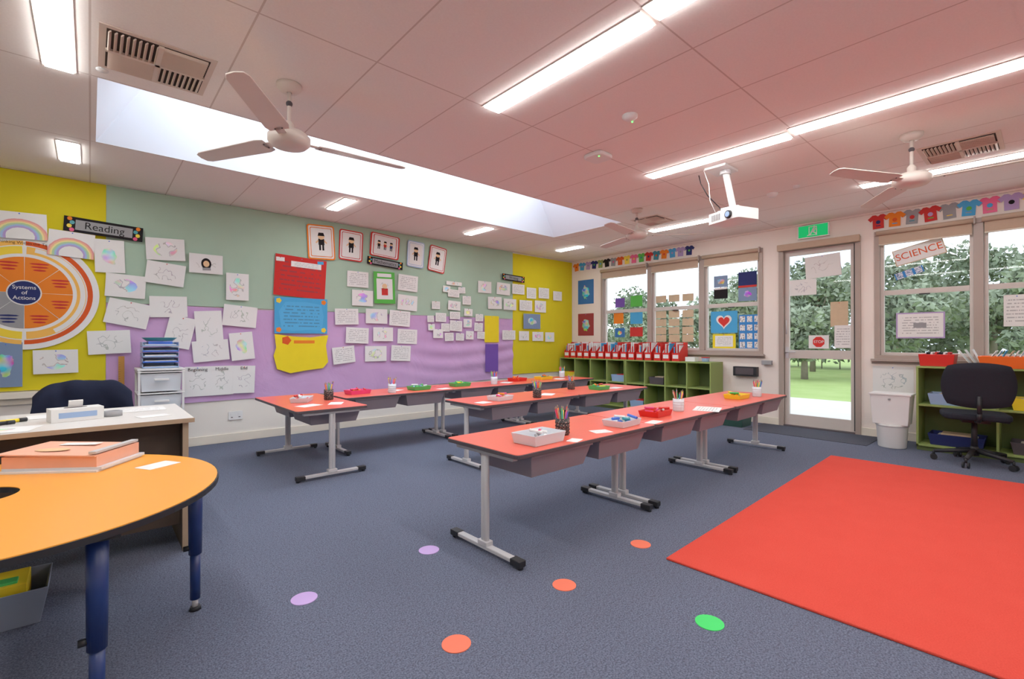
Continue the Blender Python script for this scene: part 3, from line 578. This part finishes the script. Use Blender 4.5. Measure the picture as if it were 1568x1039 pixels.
for i,(x,y,m) in enumerate(((-.38,3.68,M_yell),(-.42,3.6,M_black))):
    b=MB(); b.cyl((x,y,DZt+.0105),(x+.09,y+.04,DZt+.0105),.01,.01,m,10); b.cyl((x+.09,y+.04,DZt+.0105),(x+.12,y+.053,DZt+.0105),.011,.011,M_black,10); b.build('marker_pen')
b=MB(); x0,x1,y0,y1=.35,.73,5.93,6.36
for px in(x0,x1-.02):
    for py in(y0,y1-.02): b.bb(px,px+.02,py,py+.02,0,.92,M_wpl)
for i in range(4):
    z=.05+.215*i; b.tub(((x0+x1)/2,(y0+y1)/2,z),.34,.40,.18,M_clear,.006,.93); b.bb(x0-.004,x1+.004,y0-.004,y1,z+.19,z+.2,M_wpl); b.box(((x0+x1)/2,y0-.01,z+.12),(.12,.02,.02),M_wpl)
b.bb(x0-.005,x1+.005,y0-.005,y1,.905,.925,M_wpl); b.build('drawer_tower',.003)
b=MB()
for i in range(5):
    z=.926+.055*i; b.bb(.39,.69,6.0,6.3,z,z+.004,M_lbl)
    for px in(.39,.685): b.bb(px,px+.005,6.0,6.3,z,z+.045,M_lbl)
    b.bb(.39,.69,6.0,6.004,z,z+.016,M_blue if i%2 else M_lbl); b.bb(.41,.67,6.01,6.28,z+.004,z+.018+.004*(i%3),M_pap); b.bb(.39,.69,6.296,6.3,z,z+.045,M_lbl)
b.lathe([(0,.0),(.11,.0),(.15,.035),(.145,.037),(.105,.008),(0,.008)],M_turq,24,(.54,6.14,.926+.275)); b.box((.54,6.14,.926+.225+.024),(.2,.2,.0475),M_blue); b.build('paper_tray_stack',.001)
# ------------------------------------------------------------------ office chairs
def office_chair(cx,cy,rz,jacket=False,dz=0.0):
    e=empty('office_chair',(cx,cy,0)); T=Matrix.Translation((cx,cy,0))@Matrix.Rotation(math.radians(rz),4,'Z')
    TU=Matrix.Translation((0,0,dz))@T
    b=MB(); b.M=T
    for i in range(5):
        a=2*PI*i/5+.3; ex,ey=.30*math.cos(a),.30*math.sin(a)
        b.cyl((.03*math.cos(a),.03*math.sin(a),.13),(ex,ey,.085),.026,.016,M_black,10); b.cyl((ex,ey,.05),(ex,ey,.09),.01,.01,M_black,8)
        for s in(-1,1): b.cyl((ex-s*.012*math.sin(a),ey+s*.012*math.cos(a),.028),(ex-s*.026*math.sin(a),ey+s*.026*math.cos(a),.028),.028,.028,M_black,14)
    b.cyl((0,0,.08),(0,0,.17),.035,.03,M_black,16); b.cyl((0,0,.15),(0,0,.42+dz),.026,.022,M_black,16)
    b.M=TU; b.box((0,0,.425),(.22,.2,.03),M_black)
    b.tube([(-.08,0,.425),(-.24,0,.44),(-.27,0,.52),(-.255,0,.68)],.018,M_black,10)
    b.cyl((.02,-.1,.43),(.02,-.25,.42),.008,.012,M_black,8)
    b.build('swivel_base',parent=e)
    b=MB(); b.M=TU; b.prism(rrect(.47,.49,.11,6),.445,.505,M_navfab); b.build('seat',.022,3,e)
    b=MB(); b.M=TU; nu,nv=14,12; vs=[];fs=[]
    for side in(0,1):
        for j in range(nv+1):
            v=-1+2*j/nv
            for i in range(nu+1):
                u=-1+2*i/nu; su=u*math.sqrt(max(0,1-.32*v*v)) ; sv=v*math.sqrt(max(0,1-.28*u*u))
                ed=max(0,1-max(abs(u),abs(v))**6); th=.028*math.sqrt(ed)
                x=-.235+.05*su*su-.03*sv*.6+(th if side else -th); vs.append((x,.245*su*1.08,.78+.205*sv*1.06))
    m_=(nu+1)*(nv+1)
    for side in(0,1):
        for j in range(nv):
            for i in range(nu):
                a=side*m_+j*(nu+1)+i; q=(a,a+1,a+nu+2,a+nu+1); fs.append(q if side else q[::-1])
    b.add(vs,fs,M_navfab,True); b.build('backrest',parent=e)
    if jacket:
        b=MB(); b.M=TU; vs=[];fs=[]; nu=28; prof=[(-.31,.50),(-.33,.66),(-.325,.82),(-.30,.93),(-.26,.985),(-.21,.985),(-.17,.93),(-.155,.82),(-.16,.66),(-.15,.55)]
        for j,(px,pz) in enumerate(prof):
            for i in range(nu+1):
                u=-1+2*i/nu; sh=1-.35*max(0,abs(u)-.55)**1.5*2
                w=.30*(1 if pz<.9 else .93); nn=mnoise.noise(Vector((u*3,j*.8,2)))*.03
                vs.append((px+nn+(.06*abs(u)**3),u*w,(pz-.5)*sh+.5+nn))
        for j in range(len(prof)-1):
            for i in range(nu):
                a=j*(nu+1)+i; fs.append((a,a+1,a+nu+2,a+nu+1))
        b.add(vs,fs,M_jack,True); o=b.build('draped_jacket',parent=e); s=o.modifiers.new('s','SOLIDIFY'); s.thickness=.015; o.modifiers.new('ss','SUBSURF').levels=1
office_chair(6.50,.50,12); office_chair(-.03,4.72,-90,True,-.10)
# ------------------------------------------------------------------ shelves
def shelf(name,x0,x1,y0,y1,z1,cols,rows,trays=[]):
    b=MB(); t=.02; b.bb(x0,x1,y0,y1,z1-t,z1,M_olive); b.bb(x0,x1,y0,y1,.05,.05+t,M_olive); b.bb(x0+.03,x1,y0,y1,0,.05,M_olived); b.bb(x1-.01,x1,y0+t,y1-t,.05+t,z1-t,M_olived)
    for i in range(cols+1):
        y=y0+(y1-y0-t)*i/cols; b.bb(x0,x1,y,y+t,.05+t if 0<i<cols else .05,z1-t,M_olive)
    for r in range(1,rows):
        z=.05+(z1-.05)*r/rows; b.bb(x0+.01,x1-.01,y0+t,y1-t,z,z+t,M_olive)
    o=b.build(name,.0015,1); cw=(y1-y0)/cols
    if trays:
        b=MB()
        for c,r,m in trays:
            y=y0+cw*(c+.5); z=.0705 if r==0 else .0505+(z1-.05)/2+.0205
            b.tub(((x0+x1)/2,y,z),.3,cw*.72,.12,m,.006,.9); b.box(((x0+x1)/2,y,z+.06),(.22,cw*.5,.09),M_pap); b.box(((x0+x1)/2+.03,y,z+.09),(.18,cw*.4,.07),[M_redc,M_bluec,M_manila][c%3])
        b.build('cubby_trays',.002,parent=o)
    return o
shelf('cubby_shelf',6.95,7.35,3.37,4.895,.88,4,2,[(0,0,M_gre),(2,1,M_dgrey),(3,0,M_lbl)]); shelf('cubby_shelf',6.95,7.35,4.905,6.43,.88,4,2,[(0,1,M_lbl),(3,1,M_yell),(3,0,M_dgrey),(1,0,M_gre)]); shelf('cubby_shelf',6.85,7.25,-.9,.99,.925,3,2,[(2,1,M_lbl),(2,0,M_navyc),(1,1,M_yell),(1,0,M_dgrey)])
b=MB()
for i in range(15):
    y=6.28-i*.165; x=6.98+.02*random.random(); z=.881; w=.125
    b.M=Matrix.Translation((x,y,z))@Matrix.Rotation(PI/2,4,'X')
    side=[(0,0),(.27,0),(.27,.30),(.21,.30),(0,.13)]
    b.prism(side,-w/2,-w/2+.004,M_wpl if i%2 else M_red); b.prism(side,w/2-.004,w/2,M_red)
    b.M=Matrix.Translation((x,y,z)); b.box((.0,0,.065),(.004,w,.13),M_red); b.box((-.003,0,.07),(.002,w*.75,.06),M_pap); b.box((.27,0,.15),(.004,w,.30),M_red); b.box((.135,0,.003),(.27,w,.004),M_red)
    for k in range(5):
        hh=.22+.08*random.random(); b.box((.14,-.044+.022*k,.005+hh/2),(.2,.012,hh),[M_pap,M_red,M_pap,M_redc,M_bluec,M_pap,M_redc][(i*3+k)%7],Matrix.Rotation(random.uniform(-.04,.04),3,'X'))
b.M=Matrix.Identity(4); b.build('book_boxes')
b=MB(); b.cyl((7.15,3.55,.881),(7.15,3.55,.94),.05,.06,M_lbl,20); b.cyl((7.15,3.55,.94),(7.15,3.55,.95),.065,.065,M_red,20); b.box((7.1,3.75,.916),(.12,.16,.07),M_wpl); b.build('shelf_top_containers',.003)
b=MB(); b.tub((7.05,.83,.926),.3,.3,.13,M_red,.006,.9)
for i in range(6): b.box((7.05,.74+.035*i,1.01),(.2,.02,.14),[M_redc,M_pap,M_fig][i%3],Matrix.Rotation(.15,3,'X'))
b.build('red_book_bin',.003)
b=MB(); b.tub((7.0,.25,.926),.34,.5,.12,M_oran,.006,.9)
for i in range(9): b.box((7.0,.09+.04*i,1.03),(.26,.008,.17),[M_pap,M_manila,M_bluec,M_pap][i%4],Matrix.Rotation(.45+.05*(i%3),3,'X'))
b.build('orange_magazine_bin',.003)
b=MB()
for k in range(3): b.box((7.15,.62-.05*k,1.02),(.2,.004,.2),M_pap,Matrix.Rotation(-.6+.1*k,3,'X'))
b.build('leaning_magazines')
b=MB(); b.lathe([(0,0),(.125,0),(.13,.01),(.145,.24),(.155,.245),(.155,.265),(.14,.265),(0,.262)],M_wpl,28,(6.84,1.2,0)); b.tub((6.84,1.2,.266),.27,.36,.33,M_wpl,.008,.88); b.box((6.84,1.2,.603),(.29,.38,.02),M_wpl); b.box((6.78,1.2,.55),(.2,.02,.02),M_gre); b.build('white_bin',.006)
M_dg=mat('dark_green_plastic',(38,70,62),.5,.4); b=MB(); b.tub((6.92,3.0,.0),.34,.36,.28,M_dg,.01,.88); b.build('dark_green_tub',.006)
# ------------------------------------------------------------------ ceiling things
def strip(cx,y0,y1,w=.125):
    b=MB(); b.bb(cx-w/2-.012,cx+w/2+.012,y0,y1,CEIL-.006,CEIL-.0005,M_fan); b.bb(cx-w/2,cx+w/2,y0+.015,y1-.015,CEIL-.016,CEIL-.006,E_strip); b.build('ceiling_light')
for cx,y0,y1 in((2.09,1.33,2.59),(2.07,.05,1.31),(4.11,1.35,2.62),(4.05,.07,1.33),(6.03,.1,1.32),(6.17,2.72,3.9),(-.14,2.63,3.9),(-.14,1.3,2.58),(-.14,5.28,5.85),(2.22,5.28,5.85),(4.27,5.28,5.85),(6.27,5.28,5.85),(2.05,-1.3,-.03),(4.05,-1.3,-.03),(-.14,.0,1.27),(-.14,-1.3,-.03)): strip(cx,y0,y1)  # strips ending the list are out of view, added as ambient fill
M_vent=mat('vent_beige',(216,198,182),.5,.3); M_vd=mat('vent_dark',(60,50,46),.8,.1)
def vent(x0,x1,y0,y1,nf,name):
    b=MB(); b.bb(x0-.03,x1+.03,y0-.03,y1+.03,CEIL-.006,CEIL-.0005,M_vent); b.bb(x0,x1,y0,y1,CEIL-.008,CEIL-.006,M_vd); mx,my=(x0+x1)/2,(y0+y1)/2
    b.bb(mx-.012,mx+.012,y0,y1,CEIL-.02,CEIL-.008,M_vent); b.bb(x0,x1,my-.012,my+.012,CEIL-.02,CEIL-.008,M_vent)
    for q in range(4):
        xa,xb=(x0,mx) if q%2==0 else(mx,x1); ya,yb=(y0,my) if q<2 else(my,y1); along=(q in(0,3))
        for i in range(nf):
            t=(i+.5)/nf
            if along: c=(xa+(xb-xa)*t,(ya+yb)/2,CEIL-.014); b.box(c,(.006,yb-ya-.02,.016),M_vent,Matrix.Rotation(.7,3,'Y'))
            else: c=((xa+xb)/2,ya+(yb-ya)*t,CEIL-.014); b.box(c,(xb-xa-.02,.006,.016),M_vent,Matrix.Rotation(.7,3,'X'))
    b.build(name)
vent(.06,.52,3.22,3.67,9,'ceiling_vent'); vent(5.25,5.72,.28,.72,9,'ceiling_vent'); vent(5.45,5.85,3.35,3.7,8,'ceiling_vent')
def fan(cx,cy,hz,angs):
    e=empty('ceiling_fan',(cx,cy,hz)); b=MB(); c=(cx,cy,0)
    b.lathe([(0,CEIL-.0005),(.075,CEIL-.0005),(.075,CEIL-.02),(.05,CEIL-.045),(.015,CEIL-.05)],M_fan,24,c); b.cyl((cx,cy,hz+.06),(cx,cy,CEIL-.04),.012,.012,M_fan,12)
    b.lathe([(.014,hz+.12),(.03,hz+.10),(.03,hz+.06),(.10,hz+.045),(.125,hz+.02),(.125,hz-.015),(.10,hz-.04),(.06,hz-.05),(0,hz-.052)],M_fan,32,c); b.sphere((cx,cy,CEIL-.12),.02,M_dgrey); b.build('motor',parent=e)
    b=MB()
    for a in angs:
        b.M=Matrix.Translation((cx,cy,hz-.005))@Matrix.Rotation(math.radians(a),4,'Z')@Matrix.Rotation(math.radians(11),4,'X')
        b.box((.15,0,0),(.12,.05,.008),M_fan); b.prism([(.17,-.055),(.22,-.068),(.74,-.055),(.775,-.04),(.785,0),(.775,.04),(.74,.055),(.22,.068),(.17,.055)],-.004,.003,M_fan)
        for s in(-1,1): b.cyl((.19,s*.02,-.008),(.19,s*.02,-.003),.006,.006,M_dgrey,8)
    b.build('blades',.002,parent=e)
fan(.94,3.19,2.47,(-4,118,236)); fan(5.03,3.37,2.50,(-50,70,190)); fan(4.82,.72,2.46,(154,34,-86))
b=MB(); px,py=4.46,2.02; qx,qy=4.51,1.97; b.box((px-.02,py+.03,CEIL-.012),(.26,.2,.022),M_wpl); b.cyl((px,py,CEIL-.02),(qx,qy,2.44),.03,.03,M_wpl,18); b.cyl((px,py,CEIL-.06),(px,py,CEIL-.02),.05,.05,M_silver,18); b.box((qx,qy,2.435),(.16,.16,.02),M_wpl)
for dx,dy in((.1,.1),(-.1,.1),(.1,-.1),(-.1,-.1)): b.cyl((qx,qy,2.435),(qx+dx,qy+dy,2.41),.008,.008,M_silver,8)
b.M=Matrix.Translation((qx,qy,2.36))@Matrix.Rotation(math.radians(-20),4,'Z'); b.prism(rrect(.27,.36,.03),-.05,.05,M_wpl); b.cyl((-.13,-.08,-.005),(-.155,-.08,-.005),.038,.035,M_black,20); b.cyl((-.156,-.08,-.005),(-.158,-.08,-.005),.025,.025,M_lbl,16)
for i in range(6): b.box((-.136,.03+.018*i,.0),(.003,.008,.06),M_dgrey)
b.M=Matrix.Identity(4); b.tube([(qx+.05,qy+.1,2.41),(qx+.06,qy+.16,2.5),(px,py+.17,2.6),(px-.04,py+.22,2.72),(px,py+.26,CEIL)],.005,M_black,6); b.tube([(px-.04,py+.08,2.42),(px-.1,py+.1,2.52),(px-.08,py+.12,2.68),(px-.1,py+.16,CEIL)],.004,M_wpl,6); b.build('ceiling_projector',.004)
def disc_dev(name,x,y,prof,led=None):
    b=MB(); b.lathe([(r,CEIL-.0005-z) for r,z in prof],M_wpl,28,(x,y,0))
    if led: b.sphere((x+.03,y,CEIL-prof[-2][1]-.002),.006,emit('led_green',(80,255,90),3))
    b.build(name)
disc_dev('smoke_detector',2.9,2.0,[(.055,0),(.055,.015),(.035,.03),(.02,.035),(0,.035)],1); disc_dev('smoke_detector',5.6,2.02,[(.055,0),(.055,.015),(.035,.04),(0,.04)]); disc_dev('ceiling_sensor',.05,3.75*1.0,[(.03,0),(.03,.006),(0,.006)])
disc_dev('ceiling_sensor',5.5,1.75,[(.03,0),(.03,.02),(0,.03)])
b=MB(); b.M=Matrix.Translation((3.31,2.61,0)); b.prism(rrect(.2,.2,.05),CEIL-.035,CEIL-.0005,M_wpl); b.sphere((-.05,-.05,CEIL-.036),.006,emit('led_green2',(80,255,90),3)); b.build('wireless_access_point',.012,3)
# ------------------------------------------------------------------ outdoors
def mk_grass():
    n=NM('lawn_grass',.9,.1); f=n.noise(1.2,detail=6); g=n.noise(30,detail=3); a=n.mix(f,s2l((146,172,90)),s2l((190,206,136))); n.color(n.mix(n.math('MULTIPLY',g,.35),a,s2l((116,146,68)))); return n.m
b=MB(); b.bb(FARX+.15,70,-40,60,-.35,-.15,mk_grass()); b.build('lawn',origin=False)
b=MB(); b.bb(FARX+.16,12.2,-3,10,-.15,-.10,mat('concrete_path',(220,216,208),.9,.1,var=.08,vs=6)); b.build('concrete_path',origin=False)
def mk_leaf(nm,c1,c2):
    n=NM(nm,.9,.1); f=n.noise(2.2,detail=6); n.color(n.mix(f,s2l(c1),s2l(c2))); return n.m
L1=mk_leaf('tree_foliage_grey_green',(118,130,108),(180,190,162)); L2=mk_leaf('tree_foliage_dark',(96,110,90),(144,156,126)); M_bark=mat('tree_bark',(140,128,116),.9,.1,var=.2)
rnd=random.Random(3)
def clump(b,c,r,n,m,size,sz=.8):
    # a cloud of small leaf cards around the branch end
    for q in range(n):
        d=Vector((rnd.gauss(0,1),rnd.gauss(0,1),rnd.gauss(0,1)*sz)); d.normalize(); d*=r*(rnd.random()**.4); p=Vector(c)+Vector((d.x,d.y,d.z*sz))
        a=Vector((rnd.gauss(0,1),rnd.gauss(0,1),rnd.gauss(0,1))).normalized()*size*rnd.uniform(.6,1.3); e=a.cross(Vector((rnd.gauss(0,1),rnd.gauss(0,1),rnd.gauss(0,1)))).normalized()*a.length*.5
        b.add([p-a,p+e,p+a,p-e],[(0,1,2,3)],m)
b=MB()
def tree(x,y,h,w):
    b.cyl((x,y,-.148),(x,y,h*.5),.12,.08,M_bark,8)
    for i in range(12):
        a=rnd.uniform(0,2*PI); rr=rnd.uniform(0,w*.6); z=h*rnd.uniform(.28,.86); r=w*rnd.uniform(.26,.42)
        c=(x+rr*math.cos(a),y+rr*math.sin(a),z); b.cyl((x,y,h*.28),c,.045,.02,M_bark,5); clump(b,c,r,380,L1 if i%3 else L2,.13)
for x,y,h,w in((20,18.5,3.6,2.1),(22,14.6,4.4,2.5),(19,12,3.0,1.8),(21,9.8,3.7,2.1),(24,7.0,4.9,2.7),(19,5.8,3.0,1.6),(21,3.6,4.3,2.3),(25,1.4,5.2,2.7),(21,.2,3.9,2.0),(22,-2.9,4.4,2.5),(28,11.5,5.4,3.1),(29,4.6,5.6,3.1),(27,18,4.9,2.9),(25,22,5,3)): tree(x,y,h,w)
for i in range(46):
    y=-6+i*.75; x=26+1.0*math.sin(i*1.7)+.1*i; b.cyl((x,y,-.148),(x,y,.8),.03,.02,M_bark,5); clump(b,(x,y,1.15),1.1,220,L2 if i%2 else L1,.18,.95)
b.build('garden_trees')
# ------------------------------------------------------------------ world
w=bpy.data.worlds.new('overcast_sky'); bpy.context.scene.world=w; w.use_nodes=True; nt=w.node_tree; bg=nt.nodes['Background']
tc=nt.nodes.new('ShaderNodeTexCoord'); ns=nt.nodes.new('ShaderNodeTexNoise'); ns.inputs['Scale'].default_value=2.5; ns.inputs['Detail'].default_value=5; nt.links.new(tc.outputs['Generated'],ns.inputs['Vector'])
cr=nt.nodes.new('ShaderNodeValToRGB'); cr.color_ramp.elements[0].position=.35; cr.color_ramp.elements[0].color=s2l((200,222,250)); cr.color_ramp.elements[1].position=.65; cr.color_ramp.elements[1].color=s2l((248,251,255))
nt.links.new(ns.outputs['Fac'],cr.inputs[0]); nt.links.new(cr.outputs[0],bg.inputs[0]); bg.inputs[1].default_value=1.7
# ------------------------------------------------------------------ camera
cd=bpy.data.cameras.new('camera'); cam=bpy.data.objects.new('camera',cd); bpy.context.collection.objects.link(cam)
cd.sensor_width=36; cd.lens=730/1568*36; cd.clip_start=.05; cam.location=(0,0,CAMH)
cam.rotation_euler=(math.radians(90.2),0,math.radians(-41.5)); bpy.context.scene.camera=cam
vs=bpy.context.scene.view_settings; vs.view_transform='Standard'; vs.look='None'; vs.exposure=.38; vs.gamma=1.14
